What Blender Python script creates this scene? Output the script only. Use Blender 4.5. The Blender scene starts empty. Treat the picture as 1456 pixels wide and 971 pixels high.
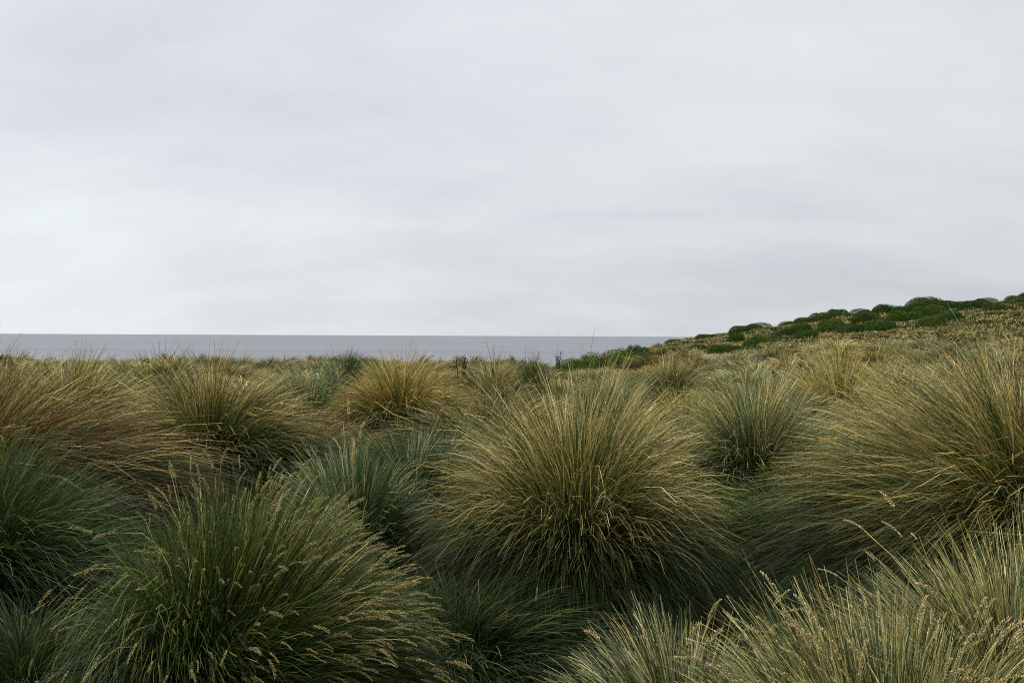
import bpy, math
import numpy as np
from mathutils import Vector, Matrix

PI = math.pi
scene = bpy.context.scene
COL = scene.collection
F = 1415.0            # focal length in photograph pixels
EYE = 1.65
HOR = 476.0

# ------------------------------------------------------------------ helpers
def sm(x, a, b):
    t = np.clip((np.asarray(x, float) - a) / (b - a), 0, 1)
    return t * t * (3 - 2 * t)

def ground(x, y):
    """height of the land"""
    x = np.asarray(x, float); y = np.asarray(y, float)
    ramp = sm(y, 4, 86)
    xs = np.clip(x - 3.5, 0, None)
    xs = np.where(xs > 60, 60 + (xs - 60) * 0.25, xs)
    z = 0.126 * xs * ramp
    z = z + 0.10 * np.sin(x * 0.33 + 1.0) * np.sin(y * 0.27 + 0.4) * sm(y, 6, 16)
    z = z + 0.16 * np.sin(x * 0.21 + 2.1) * sm(y, 40, 70) + 0.07 * np.sin(x * 0.9 + y * 0.35) * sm(y, 30, 60)
    edge = 46 + 38 * sm(x, 2, 16)
    d = np.clip(y - edge, 0, None)
    z = z - np.where(d < 20, d * d * 0.02, 8 + (d - 20) * 0.8)
    dl = np.clip(np.abs(x) - 160, 0, None)
    return z - np.where(dl < 20, dl * dl * 0.01, 4 + (dl - 20) * 0.4)

def at(px, y):
    return (px - 728.0) / F * y

def link(o):
    COL.objects.link(o); return o

def quad_mesh(name, V, Q, C=None, mat=None):
    me = bpy.data.meshes.new(name)
    V = np.ascontiguousarray(V, dtype=np.float32); Q = np.ascontiguousarray(Q, dtype=np.int32)
    me.vertices.add(len(V)); me.vertices.foreach_set('co', V.ravel())
    k = Q.shape[1]
    me.loops.add(Q.size); me.loops.foreach_set('vertex_index', Q.ravel())
    me.polygons.add(len(Q))
    me.polygons.foreach_set('loop_start', np.arange(0, Q.size, k, dtype=np.int32))
    me.update(calc_edges=True)
    if C is not None:
        a = me.color_attributes.new('tint', 'FLOAT_COLOR', 'POINT')
        C4 = np.ones((len(V), 4), dtype=np.float32); C4[:, :3] = C
        a.data.foreach_set('color', C4.ravel())
    if mat: me.materials.append(mat)
    return me

def tag(o, label=None, cat=None, group=None, kind=None):
    for k, v in (('label', label), ('category', cat), ('group', group), ('kind', kind)):
        if v: o[k] = v
    return o

# ------------------------------------------------------------------ materials
def new_mat(name):
    m = bpy.data.materials.new(name); m.use_nodes = True
    nt = m.node_tree; nt.nodes.clear()
    return m, nt, nt.nodes.new('ShaderNodeOutputMaterial')

def plant_mat(name, rough=0.5, transl=0.28, spec=0.35, noise=28.0):
    m, nt, out = new_mat(name)
    N, L = nt.nodes, nt.links
    att = N.new('ShaderNodeVertexColor'); att.layer_name = 'tint'
    inf = N.new('ShaderNodeObjectInfo')
    mul = N.new('ShaderNodeMix'); mul.data_type = 'RGBA'; mul.blend_type = 'MULTIPLY'; mul.inputs[0].default_value = 1
    L.new(att.outputs['Color'], mul.inputs[6]); L.new(inf.outputs['Color'], mul.inputs[7])
    tc = N.new('ShaderNodeTexCoord'); nz = N.new('ShaderNodeTexNoise'); nz.inputs['Scale'].default_value = noise
    nz.inputs['Detail'].default_value = 2
    L.new(tc.outputs['Object'], nz.inputs['Vector'])
    mr = N.new('ShaderNodeMapRange'); mr.inputs[1].default_value = .3; mr.inputs[2].default_value = .7
    mr.inputs[3].default_value = .75; mr.inputs[4].default_value = 1.25
    L.new(nz.outputs['Fac'], mr.inputs[0])
    m2 = N.new('ShaderNodeVectorMath'); m2.operation = 'SCALE'
    L.new(mul.outputs[2], m2.inputs[0]); L.new(mr.outputs[0], m2.inputs['Scale'])
    p = N.new('ShaderNodeBsdfPrincipled'); p.inputs['Roughness'].default_value = rough
    p.inputs['Specular IOR Level'].default_value = spec
    t = N.new('ShaderNodeBsdfTranslucent'); mx = N.new('ShaderNodeMixShader'); mx.inputs[0].default_value = transl
    L.new(m2.outputs[0], p.inputs['Base Color']); L.new(m2.outputs[0], t.inputs['Color'])
    L.new(p.outputs[0], mx.inputs[1]); L.new(t.outputs[0], mx.inputs[2]); L.new(mx.outputs[0], out.inputs[0])
    return m

M_BLADE = plant_mat('grass_blade', 0.55, 0.16, 0.2)
M_SEED = plant_mat('seed_head', 0.7, 0.15, 0.2, 120)
M_LEAF = plant_mat('shrub_leaf', 0.7, 0.2, 0.1, 3)

def ground_mat():
    m, nt, out = new_mat('thatch_soil'); N, L = nt.nodes, nt.links
    tc = N.new('ShaderNodeTexCoord'); n1 = N.new('ShaderNodeTexNoise'); n1.inputs['Scale'].default_value = 2.2; n1.inputs['Detail'].default_value = 8
    L.new(tc.outputs['Object'], n1.inputs['Vector'])
    cr = N.new('ShaderNodeValToRGB'); e = cr.color_ramp.elements
    e[0].position = .35; e[0].color = (.022, .028, .012, 1); e[1].position = .68; e[1].color = (.085, .07, .032, 1)
    L.new(n1.outputs['Fac'], cr.inputs[0])
    p = N.new('ShaderNodeBsdfPrincipled'); p.inputs['Roughness'].default_value = .95; p.inputs['Specular IOR Level'].default_value = .1
    n2 = N.new('ShaderNodeTexNoise'); n2.inputs['Scale'].default_value = 25; n2.inputs['Detail'].default_value = 6
    L.new(tc.outputs['Object'], n2.inputs['Vector'])
    b = N.new('ShaderNodeBump'); b.inputs['Strength'].default_value = .8; b.inputs['Distance'].default_value = .05
    L.new(n2.outputs['Fac'], b.inputs['Height']); L.new(b.outputs[0], p.inputs['Normal'])
    L.new(cr.outputs[0], p.inputs['Base Color']); L.new(p.outputs[0], out.inputs[0])
    return m

def sea_mat():
    m, nt, out = new_mat('sea_water'); N, L = nt.nodes, nt.links
    tc = N.new('ShaderNodeTexCoord')
    mp = N.new('ShaderNodeMapping'); mp.inputs['Scale'].default_value = (.012, .05, .05)
    L.new(tc.outputs['Object'], mp.inputs[0])
    n1 = N.new('ShaderNodeTexNoise'); n1.inputs['Scale'].default_value = 1; n1.inputs['Detail'].default_value = 6
    L.new(mp.outputs[0], n1.inputs['Vector'])
    b = N.new('ShaderNodeBump'); b.inputs['Strength'].default_value = .06; b.inputs['Distance'].default_value = 1.0
    L.new(n1.outputs['Fac'], b.inputs['Height'])
    mp2 = N.new('ShaderNodeMapping'); mp2.inputs['Scale'].default_value = (.0006, .0035, .01)
    L.new(tc.outputs['Object'], mp2.inputs[0])
    n2 = N.new('ShaderNodeTexNoise'); n2.inputs['Scale'].default_value = 1; n2.inputs['Detail'].default_value = 4
    L.new(mp2.outputs[0], n2.inputs['Vector'])
    cr = N.new('ShaderNodeValToRGB'); e = cr.color_ramp.elements
    e[0].position = .35; e[0].color = SEA_A; e[1].position = .65; e[1].color = SEA_B
    L.new(n2.outputs['Fac'], cr.inputs[0])
    p = N.new('ShaderNodeBsdfPrincipled'); p.inputs['Roughness'].default_value = .55; p.inputs['IOR'].default_value = 1.33
    p.inputs['Specular IOR Level'].default_value = .35
    L.new(b.outputs[0], p.inputs['Normal']); L.new(cr.outputs[0], p.inputs['Base Color']); L.new(p.outputs[0], out.inputs[0])
    return m
SEA_A = (.185, .187, .207, 1); SEA_B = (.212, .214, .234, 1)

# ------------------------------------------------------------------ setting
def build_ground():
    xs = np.concatenate([np.linspace(-420, -70, 30), np.linspace(-69, 69, 200), np.linspace(70, 420, 30)])
    ys = np.concatenate([np.linspace(-300, -12, 16), np.linspace(-11, 110, 190), np.linspace(111, 170, 20)])
    X, Y = np.meshgrid(xs, ys)
    Z = np.maximum(ground(X, Y), -40)
    V = np.stack([X, Y, Z], -1).reshape(-1, 3)
    nx = len(xs); i, j = np.meshgrid(np.arange(nx - 1), np.arange(len(ys) - 1))
    a = (j * nx + i).ravel(); Q = np.stack([a, a + 1, a + nx + 1, a + nx], -1)
    me = quad_mesh('ground', V, Q, None, ground_mat())
    me.polygons.foreach_set('use_smooth', np.ones(len(Q), bool))
    tag(link(bpy.data.objects.new('ground', me)), 'dark thatch and soil of the coastal headland under the tussocks', 'ground', kind='structure')
build_ground()
S = 30000
me = quad_mesh('sea', [(-S, -S, -25), (S, -S, -25), (S, S, -25), (-S, S, -25)], [(0, 1, 2, 3)], None, sea_mat())
tag(link(bpy.data.objects.new('sea', me)), 'flat grey violet sea stretching to the horizon', 'sea', kind='structure')

# ------------------------------------------------------------------ grass
C = dict(
    green=(.050, .088, .017), deep=(.026, .050, .013), blue=(.078, .118, .056), olive=(.145, .150, .026),
    straw=(.74, .555, .20), pale=(.82, .70, .39), gold=(.47, .35, .095), brown=(.20, .118, .048), rust=(.28, .160, .062),
    lime=(.20, .235, .035), silver=(.36, .45, .24), root=(.050, .045, .016))
C = {k: np.array(v) for k, v in C.items()}
# palette: list of (weight, base colour, tip colour, how far down the tip colour reaches)
PAL = dict(
    straw=[(4, 'green', 'straw', .48), (1.5, 'deep', 'gold', .45), (2.8, 'green', 'pale', .5), (2.4, 'deep', 'green', .4), (1, 'root', 'straw', .4), (1, 'green', 'lime', .4), (.6, 'root', 'rust', .4)],
    gold=[(3, 'green', 'gold', .35), (2.4, 'green', 'lime', .3), (2, 'deep', 'straw', .5), (1, 'root', 'gold', .35), (1.2, 'brown', 'rust', .4), (1, 'deep', 'green', .4)],
    brown=[(2.6, 'root', 'brown', .25), (2.2, 'brown', 'straw', .55), (2, 'deep', 'green', .5), (1.2, 'root', 'rust', .4), (1.4, 'green', 'olive', .4)],
    green=[(4, 'deep', 'green', .3), (2.2, 'green', 'blue', .3), (1.6, 'deep', 'olive', .45), (.6, 'green', 'straw', .7)],
    seeding=[(3.5, 'deep', 'green', .2), (2, 'green', 'lime', .45), (2, 'green', 'blue', .3), (1.3, 'green', 'olive', .4), (.6, 'green', 'straw', .7)],
    blue=[(3.5, 'deep', 'blue', .25), (1.8, 'green', 'silver', .5), (2, 'deep', 'green', .3), (1.2, 'green', 'straw', .6), (.4, 'root', 'pale', .4)],
    palegreen=[(3, 'green', 'silver', .4), (2, 'green', 'straw', .5), (1.4, 'green', 'pale', .55), (2, 'deep', 'blue', .3)],
    olive=[(3, 'green', 'straw', .5), (3, 'deep', 'green', .35), (1.6, 'olive', 'gold', .4), (1.3, 'root', 'rust', .4), (1, 'green', 'silver', .55), (1, 'green', 'pale', .6)],
    hill=[(3, 'olive', 'straw', .3), (.8, 'olive', 'pale', .3), (2.5, 'green', 'olive', .1), (2, 'olive', 'gold', .2), (.6, 'brown', 'rust', .1)],
    thatch=[(3, 'root', 'root', .3), (3, 'deep', 'green', .4), (2, 'deep', 'deep', .4), (1.2, 'root', 'brown', .55), (.5, 'green', 'olive', .4)],
    pale=[(3, 'green', 'pale', .42), (2.6, 'green', 'straw', .4), (1.5, 'root', 'pale', .35), (2.8, 'deep', 'blue', .35), (1.6, 'deep', 'green', .4), (.6, 'root', 'rust', .4)],
)

KINK = .07
def strands(rng, n, L, r0, tmax, bend, seg, w, pal, wind=(0, 0), clump=14, up=0.6, fray=.06, lean=(0, 0), wtip=.25, zmin=.01, arc=None, droop=.15, lmin=None, ped=0.0):
    """n curved strands fanning from the origin. returns P (n,seg+1,3), T tangents, W widths, COLOR"""
    nc = max(3, n // clump)
    c = rng.integers(0, nc, n)
    if arc is None: cphi = rng.uniform(0, 2 * PI, nc)
    else: cphi = rng.uniform(arc[0], arc[1], nc)
    cr = rng.random(nc) ** up
    cl = 1.03 - .15 * rng.random(nc) ** 1.3
    phi = cphi[c] + rng.normal(0, .07, n)
    r = np.clip(cr[c] + rng.normal(0, .07, n), 0, 1.15)
    root = np.stack([r * r0 * np.cos(phi), r * r0 * np.sin(phi), ped * (1 - .45 * np.clip(r, 0, 1) ** 2) * rng.uniform(.85, 1, n)], -1)
    a1, a2, a3 = rng.uniform(0, 2 * PI, 3)
    th0 = r * tmax + rng.normal(0, fray, n)
    Ls = L * cl[c] * (1.02 - .42 * rng.random(n) ** 1.8)
    Ls = Ls * (1 + .09 * np.sin(2 * phi + a1) + .06 * np.sin(5 * phi + a2))
    th0 = th0 + .10 * r * np.sin(3 * phi + a3)
    be = bend * 1.3 * (.42 + .95 * r) * rng.uniform(.6, 1.35, n)
    dphi = rng.normal(0, .22, n)
    s = np.linspace(0, 1, seg + 1)
    if lmin: Ls = L * rng.uniform(lmin, 1.0, n)
    P = np.zeros((n, seg + 1, 3)); T = np.zeros((n, seg + 1, 3))
    P[:, 0] = root
    wv = np.array([wind[0], wind[1], 0.0]); lv = np.array([lean[0], lean[1], 0.0])
    wk = rng.uniform(.6, 1.4, n)[:, None]
    kink = np.cumsum(rng.normal(0, KINK, (n, seg + 1, 2)), axis=1) * np.minimum(1, np.arange(seg + 1) / 2.0)[None, :, None]
    fold = (rng.random(n) < .05) * rng.normal(0, .8, n); fs = rng.integers(2, seg + 1, n)
    for i in range(seg + 1):
        kink[:, i, 0] += np.where(fs <= i, fold, 0)
        th = th0 + be * s[i] ** 2.1 + kink[:, i, 0]
        ph = phi + dphi * s[i] + kink[:, i, 1] * .8
        t = np.stack([np.sin(th) * np.cos(ph), np.sin(th) * np.sin(ph), np.cos(th)], -1)
        t = t + wk * (wv * s[i] ** 1.3) + lv
        t[:, 2] -= droop * s[i] ** 2 * (.3 + r)
        t /= np.linalg.norm(t, axis=1)[:, None]
        T[:, i] = t
        if i:
            tm = T[:, i] + T[:, i - 1]; tm /= np.linalg.norm(tm, axis=1)[:, None]
            P[:, i] = P[:, i - 1] + tm * (Ls / seg)[:, None]
    zf = zmin + .05 * rng.random(n)[:, None]
    low = P[:, :, 2] < zf; low[:, 0] = False
    P[:, :, 2] = np.where(low, zf, P[:, :, 2])
    prof = np.interp(s, [0, .15, .6, 1], [.8, 1, .85, wtip])
    W = (w * rng.uniform(.5, 1.5, n))[:, None] * prof[None]
    # colours
    recs = PAL[pal]; wt = np.array([q[0] for q in recs], float); wt /= wt.sum()
    ck = rng.choice(len(recs), nc, p=wt)
    kind = np.where(rng.random(n) < .55, ck[c], rng.choice(len(recs), n, p=wt))
    A = np.array([C[q[1]] for q in recs])[kind]; B = np.array([C[q[2]] for q in recs])[kind]
    st = np.array([q[3] for q in recs])[kind]
    st = np.clip(st + rng.normal(0, .12, n), 0, .95)
    f = np.clip((s[None] - st[:, None] - .08) / .42, 0, 1)
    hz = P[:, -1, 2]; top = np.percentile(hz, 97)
    low_shade = 1 - sm(hz, .28 * top, .78 * top)         # shade of the low outer skirt painted into blade colour, tip colour held back
    f = f * (1 - .97 * low_shade)[:, None]
    A = A * (1 - .5 * low_shade)[:, None]
    val = np.clip(rng.lognormal(0, .42, n) * rng.lognormal(0, .28, nc)[c], .25, 2.0)[:, None, None]
    col = (A[:, None] * (1 - f[..., None]) + B[:, None] * f[..., None]) * val
    return P, T, W, col

def ribbons(rng, P, T, W, col, twist=.9):
    n, k, _ = P.shape
    side = np.cross(T[:, 0], np.array([0, 0, 1.0]) + rng.normal(0, .15, (n, 3)))
    a = rng.normal(0, twist, n)
    side /= np.linalg.norm(side, axis=1)[:, None] + 1e-9
    S0 = side[:, None, :] - (side[:, None, :] * T).sum(-1, keepdims=True) * T
    S0 /= np.linalg.norm(S0, axis=2, keepdims=True) + 1e-9
    N0 = np.cross(T, S0)
    sd = S0 * np.cos(a)[:, None, None] + N0 * np.sin(a)[:, None, None]
    V = np.stack([P - sd * W[..., None] / 2, P + sd * W[..., None] / 2], 2).reshape(-1, 3)
    base = (np.arange(n)[:, None] * k + np.arange(k - 1)[None]).ravel() * 2
    Q = np.stack([base, base + 1, base + 3, base + 2], -1)
    Cc = np.repeat(col.reshape(-1, 3), 2, axis=0)
    return V, Q, Cc

def merge(parts):
    Vs, Qs, Cs, off = [], [], [], 0
    for V, Q, Cc in parts:
        Vs.append(V); Qs.append(Q + off); Cs.append(Cc); off += len(V)
    return np.concatenate(Vs), np.concatenate(Qs), np.concatenate(Cs)

# seed heads ---------------------------------------------------------------
def seed_proto(seed, length=.11, loose=1.0, tint=(.42, .30, .15)):
    rng = np.random.default_rng(seed); V, Q, Cc = [], [], []
    n = 46
    for i in range(n):
        u = i / (n - 1)
        ax = np.array([.035 * u * u, 0, length * u])
        rad = (.0065 * math.sin(PI * min(1, u * .85 + .12)) + .001) * loose
        a = i * 2.4 + rng.normal(0, .4)
        d = np.array([math.cos(a), math.sin(a), 0])
        c0 = ax + d * rad * .3
        axis = d * .42 * loose + np.array([.1, 0, 1.0]); axis /= np.linalg.norm(axis)
        l = .0125 * rng.uniform(.7, 1.2); w = .0027 * rng.uniform(.8, 1.2)
        s1 = np.cross(axis, [0.3, .5, .1]); s1 /= np.linalg.norm(s1); s2 = np.cross(axis, s1)
        b = len(V); m = c0 + axis * l * .45
        V += [c0, m + s1 * w, m + s2 * w, m - s1 * w, m - s2 * w, c0 + axis * l]
        cc = np.array(tint) * rng.lognormal(0, .35); Cc += [cc] * 6
        for k in range(4):
            k2 = (k + 1) % 4
            Q += [(b, b + 1 + k, b + 1 + k2), (b + 5, b + 1 + k2, b + 1 + k)]
    return np.array(V), np.array(Q), np.array(Cc)

SEED_TINTS = dict(tan=(.42, .35, .14), pale=(.60, .48, .23), brown=(.34, .20, .10))
SEEDS = {}
for t, c in SEED_TINTS.items():
    for k in range(3):
        g = seed_proto(50 + k, loose=(.8, 1.15, 1.5)[k], tint=c)
        SEEDS[(t, k)] = (g, quad_mesh('seed_head', g[0], g[1], g[2], M_SEED))

def frame_at(p, t, roll, sc):
    z = Vector(t).normalized(); down = Vector((0, 0, -1))
    x = (down - z * down.dot(z))
    if x.length < .05: x = Vector((1, 0, 0)) - z * z.x
    x.normalize(); y = z.cross(x)
    m = Matrix((x, y, z)).transposed().to_4x4() @ Matrix.Rotation(roll, 4, 'Z')
    return Matrix.Translation(Vector(p)) @ m @ Matrix.Diagonal((sc, sc, sc, 1))

class G: pass
TUSS = []      # (x, y, R)

def tussock(label, px, y, H, R=1.0, n=6000, pal='straw', wind=(0, 0), lean=(0, 0), tmax=1.45, bend=1.0, w=.0034, seg=7,
            heads=0, head_tint='tan', head_scale=1.0, head_tmax=None, up=.6, seed=0, group=None, tint=(1, 1, 1), stalk_len=1.08,
            dz=0.0, fray=.06, r0=None, zmin=.01, droop=.15, hmin=None, pedf=.14, skirt=.22):
    rng = np.random.default_rng(1000 + seed)
    x = at(px, y); z = float(ground(x, y)) + dz
    e = bpy.data.objects.new('grass_tussock', None); link(e); e.location = (x, y, z); e.empty_display_size = .2
    tag(e, label, 'grass tussock', group)
    ped = H * pedf; L = (H - ped) * 1.12; r0 = r0 or .30 * R + .05; RS = R / (L * .92); w = w * 1.12; n = int(n * 1.2)
    if wind == (0, 0): wind = (float(rng.normal(.06, .12)), float(rng.normal(0, .08)))
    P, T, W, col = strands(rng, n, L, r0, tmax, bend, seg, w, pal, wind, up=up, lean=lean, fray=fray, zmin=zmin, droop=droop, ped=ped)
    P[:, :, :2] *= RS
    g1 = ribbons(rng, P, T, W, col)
    # stray long strands
    k = max(15, n // 110) if y < 8 else 4
    P, T, W, col = strands(rng, k, L * .99, r0, tmax, bend * .8, seg, w, 'pale', wind, up=.7, lean=lean, fray=.16, clump=2, droop=droop, ped=ped)
    P[:, :, :2] *= RS
    g2 = ribbons(rng, P, T, W, col)
    # old blades hanging round the foot of the clump
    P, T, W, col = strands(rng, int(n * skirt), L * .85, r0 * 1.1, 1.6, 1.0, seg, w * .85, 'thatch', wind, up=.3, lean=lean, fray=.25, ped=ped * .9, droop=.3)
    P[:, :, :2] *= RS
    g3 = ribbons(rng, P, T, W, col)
    me = quad_mesh('leaf_blades', *merge([g1, g2, g3]), M_BLADE)
    b = link(bpy.data.objects.new('leaf_blades', me)); b.parent = e; b.color = (*tint, 1)
    if heads:
        ht = head_tmax or tmax * .85
        P, T, W, col = strands(rng, heads, L * stalk_len, r0, ht, bend * .9, seg, w * .75, 'straw', wind, up=.65, lean=lean, clump=3, fray=.10, wtip=.6, droop=droop, lmin=hmin, ped=ped)
        P[:, :, :2] *= RS
        me = quad_mesh('flower_stalks', *ribbons(rng, P, T, W, col), M_BLADE)
        s = link(bpy.data.objects.new('flower_stalks', me)); s.parent = e
        tips = P[:, -1]; tt = P[:, -1] - P[:, -2]
        # the ones nearest to the viewer and highest count as parts
        score = tips[:, 2] * .8 - tips[:, 1]
        order = np.argsort(-score); rest = []
        for q, i in enumerate(order):
            key = (head_tint, int(rng.integers(0, 3))); geo, pm = SEEDS[key]
            sc = head_scale * rng.uniform(.75, 1.2)
            M = frame_at(tips[i], tt[i], rng.uniform(-.5, .5), sc)
            if q < 100:
                h = link(bpy.data.objects.new('seed_head', pm)); h.parent = e; h.matrix_local = M
            else:
                A = np.array(M)
                rest.append((geo[0] @ A[:3, :3].T + A[:3, 3], geo[1], geo[2]))
        if rest:
            h = link(bpy.data.objects.new('seed_head_mass', quad_mesh('seed_head_mass', *merge(rest), M_SEED)))
            h.parent = e; h['kind'] = 'stuff'
    TUSS.append((x, y, R))
    return e

T_ = tussock
# --- front row
T_('large dark green tussock at bottom left leaning right, crowded with tan seed heads', 325, 3.75, 1.06, .64, 13000, 'seeding', wind=(.42, .0), tmax=.85, bend=.8, r0=.36,
   w=.0034, heads=950, head_tint='tan', head_scale=.62, head_tmax=.85, seed=1, lean=(.34, 0), stalk_len=1.03, hmin=.66)
T_('pale tussock at the bottom edge right of centre with upright stalks and chunky seed heads', 1270, 2.85, .86, .56, 4400, 'pale', wind=(-.05, 0), r0=.38, tint=(.74, .80, .64), tmax=.65, bend=.6,
   w=.0034, heads=170, head_tint='pale', head_scale=.78, head_tmax=.6, seed=2, group=None, stalk_len=.99, hmin=.65)
T_('pale straw tussock in the bottom right corner, long blades bent to the left', 1440, 3.3, .92, .78, 5200, 'pale', wind=(-.28, 0), r0=.36, tint=(.76, .80, .66), tmax=.8, bend=.7,
   w=.0034, heads=60, head_tint='pale', head_scale=.75, head_tmax=.6, seed=3, stalk_len=.98)
T_('low blue green tuft at the bottom edge just right of the central tussock base', 965, 3.5, .62, .50, 3500, 'pale', wind=(-.2, 0), tmax=1.0, bend=.6, w=.0034, heads=14,
   head_tint='pale', head_scale=.9, seed=4, tint=(.75, .82, .8))
T_('big straw tipped tussock in the centre, a round fountain with a dark heart', 822, 5.6, 1.39, .86, 16500, 'straw', tint=(1.10, 1.09, 1.03), tmax=1.5, bend=1.1, w=.0038, pedf=.15, r0=.27,
   heads=90, head_tint='tan', head_scale=.55, seed=5, up=.6, stalk_len=.97)
T_('very large olive and brown tussock at the right edge, arching far to the left', 1450, 5.6, 1.54, 1.32, 18500, 'olive', tint=(1.1, 1.06, .98), wind=(-.40, 0), droop=.35, r0=.42, tmax=1.25, pedf=.2, bend=1.0, w=.0038, seed=6,
   heads=50, head_tint='tan', head_scale=.6)
T_('dark green tussock cut by the left edge, below the huge brown one', -10, 5.6, 1.02, .95, 8000, 'green', wind=(.3, 0), tmax=1.22, bend=.9, w=.0042, seed=7)
T_('huge reddish brown tussock at the left edge, blades combed to the right', -40, 7.0, 1.44, 1.50, 18000, 'brown', tint=(1.12, 1.1, 1.08), wind=(.42, -.06), droop=.45, r0=.55, tmax=1.2, bend=1.0, w=.0045, seed=8)
T_('dark green low tuft in shade between the big left tussocks and the seeding one', 130, 5.4, .50, .6, 3500, 'green', seed=9, w=.004)
T_('slender green tuft with whitish upright blades, standing behind the seeding tussock', 500, 6.2, .92, .55, 4000, 'blue', tmax=.8, bend=.6, w=.0044, heads=8, head_tint='pale', head_scale=.9, seed=10)
T_('dark blue green tussock low in front of the golden one', 590, 7.9, .92, .85, 6500, 'blue', tmax=1.22, bend=1.0, w=.0044, seed=11, tint=(.78, .85, .78))
T_('brownish green tussock left of centre with green core and fringed right side', 300, 9.2, 1.42, 1.08, 11000, 'olive', wind=(.15, 0), tmax=1.5, bend=1.15, w=.0054, seed=12,
   tint=(1, .94, .88))
T_('golden tussock topped with reddish brown seed heads against the sea', 572, 12.6, 1.37, 1.15, 13000, 'gold', tmax=1.5, bend=1.2, w=.0062, heads=190, head_tint='brown', head_scale=1.2, seed=13, tint=(1.15, 1.1, 1.05), stalk_len=.93, head_tmax=1.25)
T_('brown tussock sagging between the fringed one and the golden one', 425, 10.6, .88, .85, 5500, 'brown', tmax=1.3, wind=(.25, 0), w=.0055, seed=14)
T_('small round straw tussock right of the golden one, close under the sea', 702, 16.0, 1.38, .80, 4000, 'straw', tmax=1.22, bend=1.0, w=.0072, seed=15, tint=(.85, .85, .85))
T_('dark green tussock tucked behind the small round straw one', 752, 18.2, 1.30, .62, 3000, 'green', tmax=1.22, bend=1.0, w=.0075, seed=16)
T_('grey green tussock between the central fountain and the huge right one', 1082, 8.6, 1.26, .86, 8000, 'palegreen', tmax=1.2, bend=1.0, w=.0048, seed=17, tint=(1.05, .98, .9))
T_('small yellow tussock behind the right shoulder of the central one', 972, 13.0, 1.02, .62, 3400, 'gold', tmax=1.2, w=.0064, seed=18, tint=(1.2, 1.2, 1.2))
T_('silvery green tussock right behind the top of the central one', 862, 14.5, 1.14, .95, 5000, 'palegreen', tmax=1.22, w=.0066, seed=19)
T_('brownish tussock below the bright leafy shrub, behind the silvery one', 955, 18.0, 1.35, .90, 4000, 'olive', tmax=1.22, w=.0074, seed=20)
T_('tall golden straw tussock before the hill, left of the huge right one', 1195, 12.5, 1.45, 1.05, 6500, 'gold', wind=(-.15, 0), tmax=1.2, w=.0062, seed=21, tint=(1.25, 1.25, 1.4))
T_('low green tussock lying in the dark gap under the huge right one', 1150, 6.9, .72, .75, 5000, 'green', wind=(-.2, 0), tmax=1.2, w=.0045, seed=22, tint=(1.1, 1.1, .9))
T_('straw tussock at the right edge rising behind the huge arching one', 1440, 9.8, 1.42, 1.1, 6000, 'pale', wind=(-.2, 0), tmax=1.15, w=.0058, seed=23)
T_('straw and green tussock with windblown crest above the sea line, far left', 110, 11.2, 1.38, 1.2, 8000, 'olive', wind=(.45, 0), tmax=1.2, w=.0060, seed=24, tint=(1.1, 1.1, 1.1))
T_('olive tussock between the windblown crest and the fringed tussock', 222, 13.5, 1.30, .95, 5000, 'olive', tmax=1.22, w=.0066, wind=(.2, 0), seed=25, tint=(.85, .85, .85))
T_('pale grey green tussock behind and between the fringed and golden ones', 438, 14.6, 1.20, .9, 4800, 'palegreen', tmax=1.22, w=.0066, seed=26)
T_('thin blue green tuft poking up into the sea just left of the golden one', 490, 20.0, 1.27, .65, 2200, 'blue', tmax=.95, bend=.8, w=.0076, seed=27)
T_('dense straw tussock behind the huge right one, halfway to the hill', 1300, 11.0, 1.35, 1.1, 6000, 'straw', wind=(-.15, 0), tmax=1.22, w=.0060, seed=28)
T_('straw tussock on the left edge above the huge brown one', 15, 12.5, 1.30, 1.1, 5800, 'pale', wind=(.25, 0), tmax=1.22, w=.0062, seed=29, tint=(.85, .83, .75))
T_('green straw tussock behind the grey green one, right of the small yellow one', 1065, 13.5, 1.22, .95, 5000, 'straw', tmax=1.22, w=.0066, seed=30)
T_('dark low tuft at the bottom edge between the seeding tussock and the central one', 668, 4.9, .44, .7, 4500, 'green', wind=(.2, 0), tmax=1.2, w=.0040, seed=31, tint=(.85, .85, .85))
T_('grey green tussock filling the dip left of the central fountain', 655, 9.8, .82, .8, 4500, 'blue', tmax=1.3, w=.0052, seed=32, tint=(.88, .92, .84))
T_('short brown green tuft at the left foot of the fringed tussock', 190, 8.6, .80, .75, 4500, 'brown', tmax=1.3, w=.0050, seed=33)
T_('low dark tuft on the left edge at the foot of the dark green tussock', 30, 4.4, .42, .6, 3500, 'green', tmax=1.2, w=.0038, seed=34, tint=(.75, .8, .75))

# --- the field beyond: shared meshes
def proto(seed, pal, n, w, seg, tmax=1.4, bend=1.15):
    rng = np.random.default_rng(seed)
    wd = (rng.uniform(-.15, .25), rng.uniform(-.1, .1))
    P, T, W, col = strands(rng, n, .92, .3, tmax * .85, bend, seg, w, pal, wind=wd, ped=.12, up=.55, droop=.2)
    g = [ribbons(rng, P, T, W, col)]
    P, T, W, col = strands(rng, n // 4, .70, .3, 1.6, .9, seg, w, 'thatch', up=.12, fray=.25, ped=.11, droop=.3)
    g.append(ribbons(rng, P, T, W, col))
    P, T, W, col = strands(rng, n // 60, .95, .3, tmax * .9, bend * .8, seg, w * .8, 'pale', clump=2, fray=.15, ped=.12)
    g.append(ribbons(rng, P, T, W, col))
    V, Q, Cc = merge(g); V[:, :2] *= 1.2
    return V, Q, Cc

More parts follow.
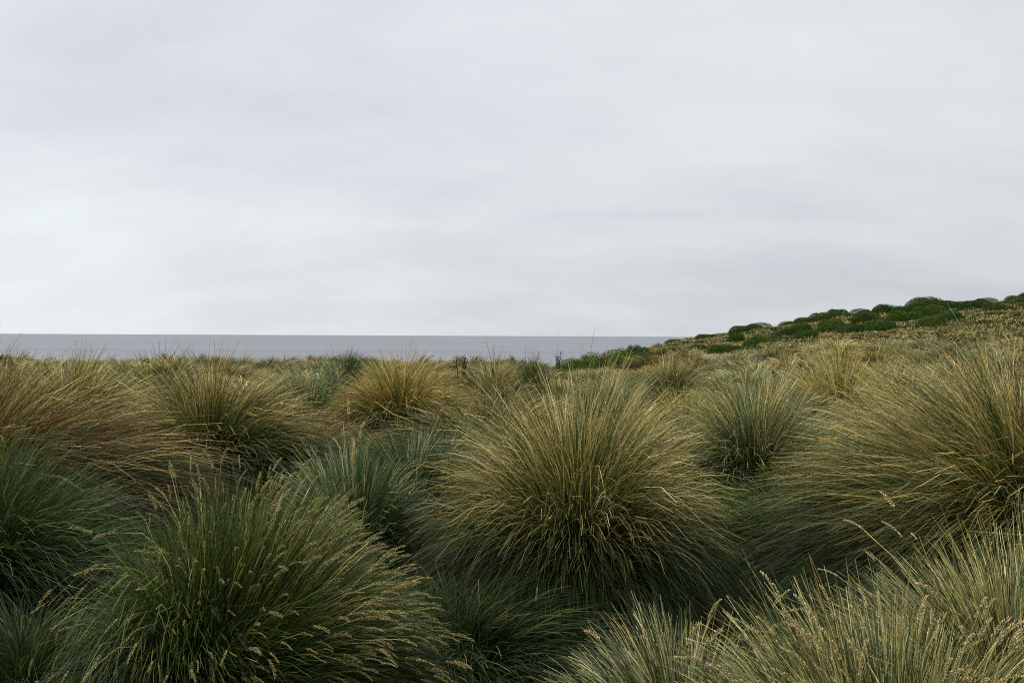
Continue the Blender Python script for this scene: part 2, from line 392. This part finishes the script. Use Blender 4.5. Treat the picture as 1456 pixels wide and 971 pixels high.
NAMES = dict(straw='straw tipped', gold='golden', olive='olive brown', palegreen='silvery green', brown='rusty brown', green='dark green', pale='pale straw')
MID, LOW = {}, {}
for i, p in enumerate(NAMES):
    MID[p] = [quad_mesh('grass_tussock', *proto(300 + i * 10 + k, p, 3200, .0105, 6), M_BLADE) for k in range(2)]
    LOW[p] = [proto(400 + i * 10 + k, p, 640, .026, 4) for k in range(2)]

rng = np.random.default_rng(7)
cands = []
grid = {}
def free(x, y, r):
    for (a, b, c) in TUSS:
        if abs(a - x) < 3 and (a - x) ** 2 + (b - y) ** 2 < (.72 * (c + r)) ** 2: return False
    gx, gy = int(x // 2.5), int(y // 2.5)
    for i in (-1, 0, 1):
        for j in (-1, 0, 1):
            for (a, b, c) in grid.get((gx + i, gy + j), ()):
                if (a - x) ** 2 + (b - y) ** 2 < (.90 * (c + r)) ** 2: return False
    return True
LAB_SHRUB = []
for k in range(26000):
    y = 2.2 + 92 * rng.random() ** .75
    x = rng.uniform(-1, 1) * (.62 * y + 3)
    if y < 9 and abs(x) < .56 * y + .6: continue
    if y > 50 + 38 * float(sm(x, 2, 16)): continue
    R = rng.uniform(.62, 1.1) * (1 if y < 45 else .75)
    if not free(x, y, R): continue
    grid.setdefault((int(x // 2.5), int(y // 2.5)), []).append((x, y, R))
    cands.append((x, y, R))
cands.sort(key=lambda t: t[1])
wts = np.array([3, 1.4, 2.6, 1.4, .9, .8, 2.2]); wts /= wts.sum(); keys = list(NAMES)

def zone(x, y):
    px = 728 + x / y * F
    if px < -10 or px > 1466: return 'just outside the view', 'beside the view'
    b = 'mid distance' if y < 20 else 'far'
    if px < 500: return f'{b}, on the flat left part below the sea', f'{b} left'
    if px < 930: return f'{b}, in the middle behind the central fountain', f'{b} middle'
    return f'{b}, on the slope rising to the hill shrubs', f'{b} right'

def shrub_zone(x, y):
    return x > 4 and y > 50
far_parts = []; nthing = 0
for (x, y, R) in cands:
    p = keys[int(rng.choice(len(keys), p=wts))]
    k = int(rng.integers(0, 2)); rz = rng.uniform(0, 2 * PI)
    H = rng.uniform(.72, 1.12)
    if y > 22: H *= np.interp(y, [22, 40, 90], [.95, .8, .62])
    H = min(H, (1.62 - .030 * y / 1.0) if False else 9)
    pxx = 728 + x / y * F
    top_lim = EYE - float(ground(x, y)) - (.0168 if pxx < 765 else .031) * y if pxx < 935 else 9   # keeps the left skyline below the horizon
    if pxx > 935 and y < 42: H *= 1.22; R *= 1.1
    H = max(.35, min(H, top_lim)) * rng.uniform(.70, 1.04)
    if x > .15 * y and y > 48:
        if rng.random() < .45: continue
        H *= .5; R *= .8
    z = float(ground(x, y)); px = 728 + x / y * F
    inview = -30 < px < 1486
    tint = np.array([1.0, .98, .93]) * rng.uniform(.62, 1.35)
    if nthing < 262 and inview:
        o = link(bpy.data.objects.new('grass_tussock', MID[p][k])); nthing += 1
        o.location = (x, y, z); o.rotation_euler = (0, 0, rz); o.scale = (R * 1.3, R * 1.3, H); o.color = (*tint, 1)
        zl, zg = zone(x, y); szw = 'small' if H < .8 else 'full'
        tag(o, f'{szw} {NAMES[p]} tussock {zl}', 'grass tussock', f'{szw} {NAMES[p]} tussocks {zg}')
    else:
        if x > .2 * y and y > 30: p = ('straw', 'pale', 'straw', 'pale', 'brown', 'pale')[int(rng.integers(0, 6))]; tint = tint * 1.15
        V, Q, Cc = LOW[p][k]
        c, s = math.cos(rz), math.sin(rz)
        V2 = np.stack([(V[:, 0] * c - V[:, 1] * s) * R * 1.15 + x, (V[:, 0] * s + V[:, 1] * c) * R * 1.15 + y, V[:, 2] * H + z], -1)
        far_parts.append((V2, Q, Cc * tint))
print('tussock things', nthing + len(TUSS), 'far mass', len(far_parts))
o = link(bpy.data.objects.new('distant_grass', quad_mesh('distant_grass', *merge(far_parts), M_BLADE)))
tag(o, 'mass of far straw coloured tussock grass covering the headland up to its edge', 'grass', kind='stuff')

# --- short grass between tussocks
def filler(n, y0, y1, L, w, seg, pal, seed, spread=.62):
    rng = np.random.default_rng(seed)
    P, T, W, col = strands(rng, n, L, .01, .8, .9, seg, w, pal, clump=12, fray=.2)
    u = rng.random(n); y = np.sqrt(y0 ** 2 + u * (y1 ** 2 - y0 ** 2)); x = rng.uniform(-1, 1, n) * (spread * y + 1.5)
    z = ground(x, y)
    P = P + np.stack([x, y, z], -1)[:, None]
    return ribbons(rng, P, T, W, col)
o = link(bpy.data.objects.new('short_grass', quad_mesh('short_grass', *merge([
    filler(50000, 1.8, 9, .30, .0045, 4, 'green', 61), filler(45000, 8, 20, .30, .008, 3, 'green', 62), filler(60000, 19, 50, .28, .018, 2, 'olive', 63)]), M_BLADE)))
tag(o, 'short green grass growing on the ground between the tussocks', 'grass', kind='stuff')
rngf = np.random.default_rng(64); n = 130000
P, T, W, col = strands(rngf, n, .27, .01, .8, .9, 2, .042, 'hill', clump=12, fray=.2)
y = rngf.uniform(30, 96, n); x = rngf.uniform(.1, .68, n) * y
P = P + np.stack([x, y, ground(x, y)], -1)[:, None]
o = link(bpy.data.objects.new('hillside_grass', quad_mesh('hillside_grass', *ribbons(rngf, P, T, W, col), M_BLADE)))
tag(o, 'dry tan grass covering the hillside between the dark green shrubs', 'grass', kind='stuff')

# ------------------------------------------------------------------ shrubs
def shrub_geo(seed, n, leaf, lobes=7, cols=((.046, .090, .014), (.070, .130, .018), (.030, .060, .010)), spots=0.0, flat=.8):
    """a low cushion of many leaf faces in a unit dome (radius about 1, height about 1)"""
    rng = np.random.default_rng(seed)
    cx = rng.uniform(-.55, .55, (lobes, 2)); cr = rng.uniform(.38, .62, lobes); ch = rng.uniform(.55, 1.0, lobes)
    cx[0] = 0; cr[0] = .75; ch[0] = .95
    d = rng.normal(0, 1, (n, 3)); d /= np.linalg.norm(d, axis=1)[:, None]; d[:, 2] = np.abs(d[:, 2])
    l = rng.integers(0, lobes, n)
    dep = 1 - .30 * rng.random(n) ** 2 * .6
    bump = 1 + .05 * np.sin(d[:, 0] * 9 + l) * np.sin(d[:, 1] * 8 + l * 2)
    Pp = np.stack([cx[l, 0] + d[:, 0] * cr[l] * dep * bump, cx[l, 1] + d[:, 1] * cr[l] * dep * bump, d[:, 2] * ch[l] * dep * bump * flat + .02], -1)
    nrm = d + rng.normal(0, .42, (n, 3)); nrm /= np.linalg.norm(nrm, axis=1)[:, None]
    a = np.cross(nrm, rng.normal(0, 1, (n, 3))); a /= np.linalg.norm(a, axis=1)[:, None]; b = np.cross(nrm, a)
    sz = leaf * rng.uniform(.6, 1.3, n)[:, None]
    V = np.stack([Pp - a * sz, Pp - b * sz * .55, Pp + a * sz, Pp + b * sz * .55], 1).reshape(-1, 3)
    Q = np.arange(n * 4).reshape(n, 4)
    cc = np.array(cols)[rng.choice(len(cols), n)] * rng.lognormal(0, .22, n)[:, None]
    if spots:
        m = rng.random(n) < spots; cc[m] = np.array((.32, .34, .07)) * rng.uniform(.6, 1.2, (m.sum(), 1))
        m = rng.random(n) < spots * .4; cc[m] = np.array((.10, .05, .025))
    return V, Q, np.repeat(cc, 4, axis=0)

SH = [quad_mesh('crown', *shrub_geo(500 + k, 20000, .025, 4 + k % 3), M_LEAF) for k in range(5)]
SHG = [quad_mesh('crown', *shrub_geo(520 + k, 9000, .030, 8, ((.070, .145, .018), (.105, .20, .026), (.045, .09, .014)), .2), M_LEAF) for k in range(2)]
# woody stems under the crown
def stems_geo(seed):
    rng = np.random.default_rng(seed); V, Q = [], []
    for i in range(7):
        a = i * .9 + rng.uniform(-.3, .3); tip = np.array([math.cos(a) * .45, math.sin(a) * .45, .5])
        for (r1, p0, p1) in ((.035, np.array([0, 0, -.15]), tip * .5 + [0, 0, .02]), (.02, tip * .5 + [0, 0, .02], tip)):
            b = len(V)
            for p, r in ((p0, r1), (p1, r1 * .6)):
                for k in range(6):
                    V.append(p + np.array([math.cos(k * PI / 3) * r, math.sin(k * PI / 3) * r, 0]))
            for k in range(6): Q.append((b + k, b + (k + 1) % 6, b + 6 + (k + 1) % 6, b + 6 + k))
    V = np.array(V); return V, np.array(Q), np.tile(np.array([.09, .065, .045]), (len(V), 1))
STEM = quad_mesh('stems', *stems_geo(3), M_LEAF)

def shrub(px, y, wpx, hm, label, group=None, bright=False, k=0, depth=None, tint=(1, 1, 1), sink=.08):
    x = at(px, y); w = wpx / F * y / 2 * 1.05
    e = link(bpy.data.objects.new('coastal_shrub', None)); e.location = (x, y, float(ground(x, y)) - sink)
    tag(e, label, 'shrub', group)
    c = link(bpy.data.objects.new('crown', (SHG if bright else SH)[k % (2 if bright else 5)])); c.parent = e
    c.scale = (w, depth or w * .8, hm + sink); c.rotation_euler = (0, 0, 0 if k % 2 == 0 else PI); c.color = (*tint, 1)
    s = link(bpy.data.objects.new('stems', STEM)); s.parent = e; s.scale = (w * .8, w * .8, hm * .8)
    return e

# the skyline of the hill, left to right
sky = [(962, 80, 34, .45, 'tiny dark shrub where the hill skyline meets the sea'),
       (1003, 82, 36, .65, 'small flat shrub low on the hill skyline, first after the sea'),
       (1052, 80, 42, 1.0, 'rounded shrub on the skyline above a darker round one'),
       (1082, 82, 46, 1.05, 'long shrub on the skyline right of the first rounded one'),
       (1118, 83, 30, .75, 'little shrub on the skyline with tan grass below it'),
       (1140, 82, 34, .9, 'small domed shrub on the skyline at the start of the thick belt'),
       (1172, 81, 40, 1.05, 'brown edged shrub on the skyline over the thick belt'),
       (1192, 82, 44, 1.15, 'rounded shrub on the skyline in the middle of the thick belt'),
       (1222, 82, 40, 1.05, 'skyline shrub next to a gap of tan grass'),
       (1262, 82, 50, 1.05, 'long flat shrub on the skyline left of the biggest dome'),
       (1320, 80, 66, 1.55, 'biggest domed shrub, standing highest over the hill belt'),
       (1348, 78, 50, 1.0, 'shrub trailing down from the right side of the biggest dome'),
       (1377, 82, 26, .8, 'small dark shrub on the skyline right of the biggest dome'),
       (1404, 84, 42, .9, 'flat shrub high on the skyline near the right edge'),
       (1437, 84, 26, .95, 'small brownish shrub high on the skyline near the right edge'),
       (1466, 84, 50, 1.0, 'shrub on the skyline cut by the right edge')]
for i, (px, y, w, h, lab) in enumerate(sky): shrub(px, y, w * 1.1, h * .88, lab, 'shrubs on the hill skyline', k=i, tint=(1, 1, 1) if 'brown' not in lab else (1.5, .95, .9))
mid = [(1050, 68, 42, 1.0, 'round dark shrub below the left skyline shrubs'),
       (1090, 64, 52, .85, 'low shrub in the lower row, left end'), (1118, 66, 58, 1.0, 'wide shrub in the lower row, second from the left'),
       (1138, 70, 52, 1.0, 'shrub behind the wide one of the lower row'), (1150, 63, 44, .8, 'small shrub in front at the left gap of tan grass'),
       (1182, 68, 62, 1.1, 'wide shrub at the left end of the thick belt'), (1208, 64, 66, 1.0, 'spreading shrub at the foot of the thick belt'),
       (1232, 70, 60, 1.15, 'shrub in the heart of the thick belt'), (1250, 63, 70, 1.0, 'broad shrub along the lower rim of the thick belt'),
       (1285, 66, 74, 1.1, 'broad shrub below the biggest dome'), (1290, 73, 66, 1.1, 'shrub directly under the left of the biggest dome'),
       (1330, 70, 74, 1.1, 'wide shrub directly under the right of the biggest dome'), (1350, 62, 66, .95, 'isolated wide shrub low right of the belt over tan grass'),
       (1322, 61, 56, .85, 'low shrub at the lower right end of the belt'), (1385, 74, 50, .95, 'shrub between the belt and the right group'),
       (1412, 68, 56, 1.0, 'dark rounded shrub of the right group, lowest'), (1445, 74, 60, 1.0, 'shrub of the right group at the edge, upper'),
       (1440, 64, 10, .5, 'tiny shrub on the tan slope near the right edge'),
       (1000, 60, 46, .6, 'flat shrub at the left foot of the hill, behind the grass'), (1032, 57, 66, .75, 'long flat shrub along the left foot of the hill'),
       (1068, 58, 40, .6, 'low end of the long flat shrubs at the left foot of the hill'),
       (980, 56, 40, .6, 'bright flat shrub low at the left end of the hill foot'), (955, 60, 34, .7, 'small shrub between the hill foot and the round dark one by the sea')]
for i, (px, y, w, h, lab) in enumerate(mid): shrub(px + (i * 37 % 9) - 4, y, w * (.84, .98, .9)[i % 3], h * .95,  lab, 'shrubs on the hillside', k=i + 2, tint=((1, 1, 1), (1.35, 1.2, 1), (.75, .8, .9), (1.25, 1.0, .9))[i % 4])
# the bright leafy one in front of the sea
shrub(905, 47, 46, 1.34, 'round dark shrub at the right end of the bright leafy ones, against the sea', k=1)
shrub(880, 45, 68, 1.3, 'bright leafy shrub in the middle of its row, brownish patch on it', 'bright leafy shrubs by the shore', True, 0)
shrub(846, 43, 84, 1.28, 'largest bright green leafy shrub with yellowish spots, against the sea', 'bright leafy shrubs by the shore', True, 1)
shrub(812, 42, 56, 1.08, 'lowest bright leafy shrub, left end of the row by the shore', 'bright leafy shrubs by the shore', True, 0)
shrub(290, 44, 26, 1.02, 'small bright green shrub on the left skyline just under the sea', None, True, 1)
shrub(4, 34, 44, 1.18, 'dark shrub on the skyline at the left edge of the view', None, False, 2, tint=(1.1, .8, .9))

# dark dead stalks
def dock_geo(seed, n=3):
    rng = np.random.default_rng(seed); parts = []
    for i in range(n):
        a = rng.uniform(0, 2 * PI); tip = np.array([.12 * math.cos(a), .12 * math.sin(a), rng.uniform(.7, 1.0)])
        m = 90; u = rng.random(m) ** .6
        c = tip * u[:, None] + rng.normal(0, .035, (m, 3)) * (u[:, None] > .35)
        d = rng.normal(0, 1, (m, 3)); d /= np.linalg.norm(d, axis=1)[:, None]; e = np.cross(d, [0, .3, 1]); e /= np.linalg.norm(e, axis=1)[:, None]
        sz = .028
        V = np.stack([c - d * sz, c - e * sz * .6, c + d * sz, c + e * sz * .6], 1).reshape(-1, 3)
        parts.append((V, np.arange(m * 4).reshape(m, 4), np.tile([.075, .035, .02], (m * 4, 1))))
        s = .012
        V = np.array([[-s, 0, -.1], [s, 0, -.1], [tip[0] + s * .5, tip[1], tip[2]], [tip[0] - s * .5, tip[1], tip[2]], [0, -s, -.1], [0, s, -.1], [tip[0], tip[1] + s * .5, tip[2]], [tip[0], tip[1] - s * .5, tip[2]]])
        parts.append((V, np.array([[0, 1, 2, 3], [4, 5, 6, 7]]), np.tile([.10, .05, .03], (8, 1))))
    return merge(parts)
for i, (px, y, h, lab) in enumerate([
        (793, 38, 1.25, 'dark dead seed stalk at the left end of the bright leafy shrubs'),
        (656, 24, 1.12, 'dark dead seed stalk between the golden tussock and the small round one'),
        (1145, 24, 1.15, 'dark brown dead seed stalk standing in the straw grass below the hill belt'),
        (1107, 22, .95, 'smaller rusty seed stalk in the grass left of the taller dark one'),
        (858, 42, .9, 'brown seed stalk poking out of the largest bright leafy shrub')]):
    x = at(px, y)
    o = link(bpy.data.objects.new('dead_seed_stalk', quad_mesh('dead_seed_stalk', *dock_geo(700 + i), M_LEAF)))
    o.location = (x, y, float(ground(x, y))); o.scale = (1, 1, h); tag(o, lab, 'dead plant', 'dark dead seed stalks')

# ------------------------------------------------------------------ camera
cam = bpy.data.cameras.new('camera'); co = link(bpy.data.objects.new('camera', cam)); scene.camera = co
cam.sensor_width = 36; cam.lens = 36 * F / 1456; cam.clip_start = .05; cam.clip_end = 60000
co.location = (0, 0, EYE)
pitch = -(485.5 - HOR - .5) / F
co.rotation_euler = (PI / 2 + 0, 0, 0)
co.rotation_euler = (Matrix.Rotation(PI / 2 + pitch, 4, 'X') @ Matrix.Rotation(.0045, 4, 'Z')).to_euler()

# ------------------------------------------------------------------ light
SUN_EL, SUN_AZ = 52.0, -62.0        # azimuth clockwise from +Y
sd = Vector((math.sin(math.radians(SUN_AZ)) * math.cos(math.radians(SUN_EL)), math.cos(math.radians(SUN_AZ)) * math.cos(math.radians(SUN_EL)), math.sin(math.radians(SUN_EL))))
l = bpy.data.lights.new('sun', 'SUN'); l.energy = 1.5; l.angle = math.radians(18); l.color = (1, .96, .9)
lo = link(bpy.data.objects.new('sun', l)); lo.rotation_euler = (-sd).to_track_quat('-Z', 'Y').to_euler()

w = bpy.data.worlds.new('World'); scene.world = w; w.use_nodes = True
nt = w.node_tree; nt.nodes.clear(); N, L = nt.nodes, nt.links
out = N.new('ShaderNodeOutputWorld'); bg = N.new('ShaderNodeBackground'); bg2 = N.new('ShaderNodeBackground')
skyt = N.new('ShaderNodeTexSky'); skyt.sky_type = 'NISHITA'; skyt.sun_disc = False
skyt.sun_elevation = math.radians(SUN_EL); skyt.sun_rotation = math.radians(SUN_AZ)
L.new(skyt.outputs[0], bg.inputs[0]); bg.inputs[1].default_value = .1
tc = N.new('ShaderNodeTexCoord'); sep = N.new('ShaderNodeSeparateXYZ'); L.new(tc.outputs['Generated'], sep.inputs[0])
def math_(op, a, b=None):
    n = N.new('ShaderNodeMath'); n.operation = op
    for i, v in enumerate((a, b)):
        if v is None: continue
        if isinstance(v, (int, float)): n.inputs[i].default_value = v
        else: L.new(v, n.inputs[i])
    return n.outputs[0]
zc = math_('ADD', math_('MAXIMUM', sep.outputs['Z'], 0.0), .34)
u = math_('DIVIDE', sep.outputs['X'], zc); v = math_('DIVIDE', sep.outputs['Y'], zc)
cmb = N.new('ShaderNodeCombineXYZ'); L.new(u, cmb.inputs[0]); L.new(v, cmb.inputs[1])
mp = N.new('ShaderNodeMapping'); mp.inputs['Scale'].default_value = (.42, .75, 1); mp.inputs['Rotation'].default_value = (0, 0, math.radians(9)); mp.inputs['Location'].default_value = (3.1, 1.2, 0)
L.new(cmb.outputs[0], mp.inputs[0])
n1 = N.new('ShaderNodeTexNoise'); n1.inputs['Scale'].default_value = 1.5; n1.inputs['Detail'].default_value = 8; n1.inputs['Roughness'].default_value = .52; n1.inputs['Distortion'].default_value = .5
L.new(mp.outputs[0], n1.inputs['Vector'])
cr = N.new('ShaderNodeValToRGB'); e = cr.color_ramp.elements
e[0].position = .34; e[0].color = (.580, .612, .652, 1); e[1].position = .66; e[1].color = (.730, .776, .796, 1)
n1b = N.new('ShaderNodeTexNoise'); n1b.inputs['Scale'].default_value = 7; n1b.inputs['Detail'].default_value = 6; n1b.inputs['Roughness'].default_value = .6
L.new(mp.outputs[0], n1b.inputs['Vector'])
fine = math_('ADD', n1.outputs['Fac'], math_('MULTIPLY', math_('SUBTRACT', n1b.outputs['Fac'], .5), .30))
L.new(fine, cr.inputs[0])
# broad brightening of the cloud layer towards the hidden sun (left)
dt = N.new('ShaderNodeVectorMath'); dt.operation = 'DOT_PRODUCT'; dt.inputs[1].default_value = tuple(sd)
L.new(tc.outputs['Generated'], dt.inputs[0])
mr = N.new('ShaderNodeMapRange'); mr.inputs[1].default_value = -.4; mr.inputs[2].default_value = 1; mr.inputs[3].default_value = .88; mr.inputs[4].default_value = 1.28
L.new(dt.outputs['Value'], mr.inputs[0])
sc_ = N.new('ShaderNodeVectorMath'); sc_.operation = 'SCALE'; L.new(cr.outputs[0], sc_.inputs[0]); L.new(mr.outputs[0], sc_.inputs['Scale'])
mz = N.new('ShaderNodeMapRange'); mz.inputs[1].default_value = .34; mz.inputs[2].default_value = 1; mz.inputs[3].default_value = 1; mz.inputs[4].default_value = 1.85
L.new(sep.outputs['Z'], mz.inputs[0])
sc2 = N.new('ShaderNodeVectorMath'); sc2.operation = 'SCALE'; L.new(sc_.outputs[0], sc2.inputs[0]); L.new(mz.outputs[0], sc2.inputs['Scale'])
L.new(sc2.outputs[0], bg2.inputs[0]); bg2.inputs[1].default_value = 1
mx = N.new('ShaderNodeMixShader'); mx.inputs[0].default_value = .97
L.new(bg.outputs[0], mx.inputs[1]); L.new(bg2.outputs[0], mx.inputs[2]); L.new(mx.outputs[0], out.inputs[0])

scene.view_settings.view_transform = 'Standard'; scene.view_settings.look = 'None'
scene.view_settings.exposure = 0; scene.view_settings.gamma = 1
scene.cycles.use_denoising = False; scene.cycles.filter_width = 1.1
scene.cycles.max_bounces = 6; scene.cycles.diffuse_bounces = 2; scene.cycles.transmission_bounces = 3
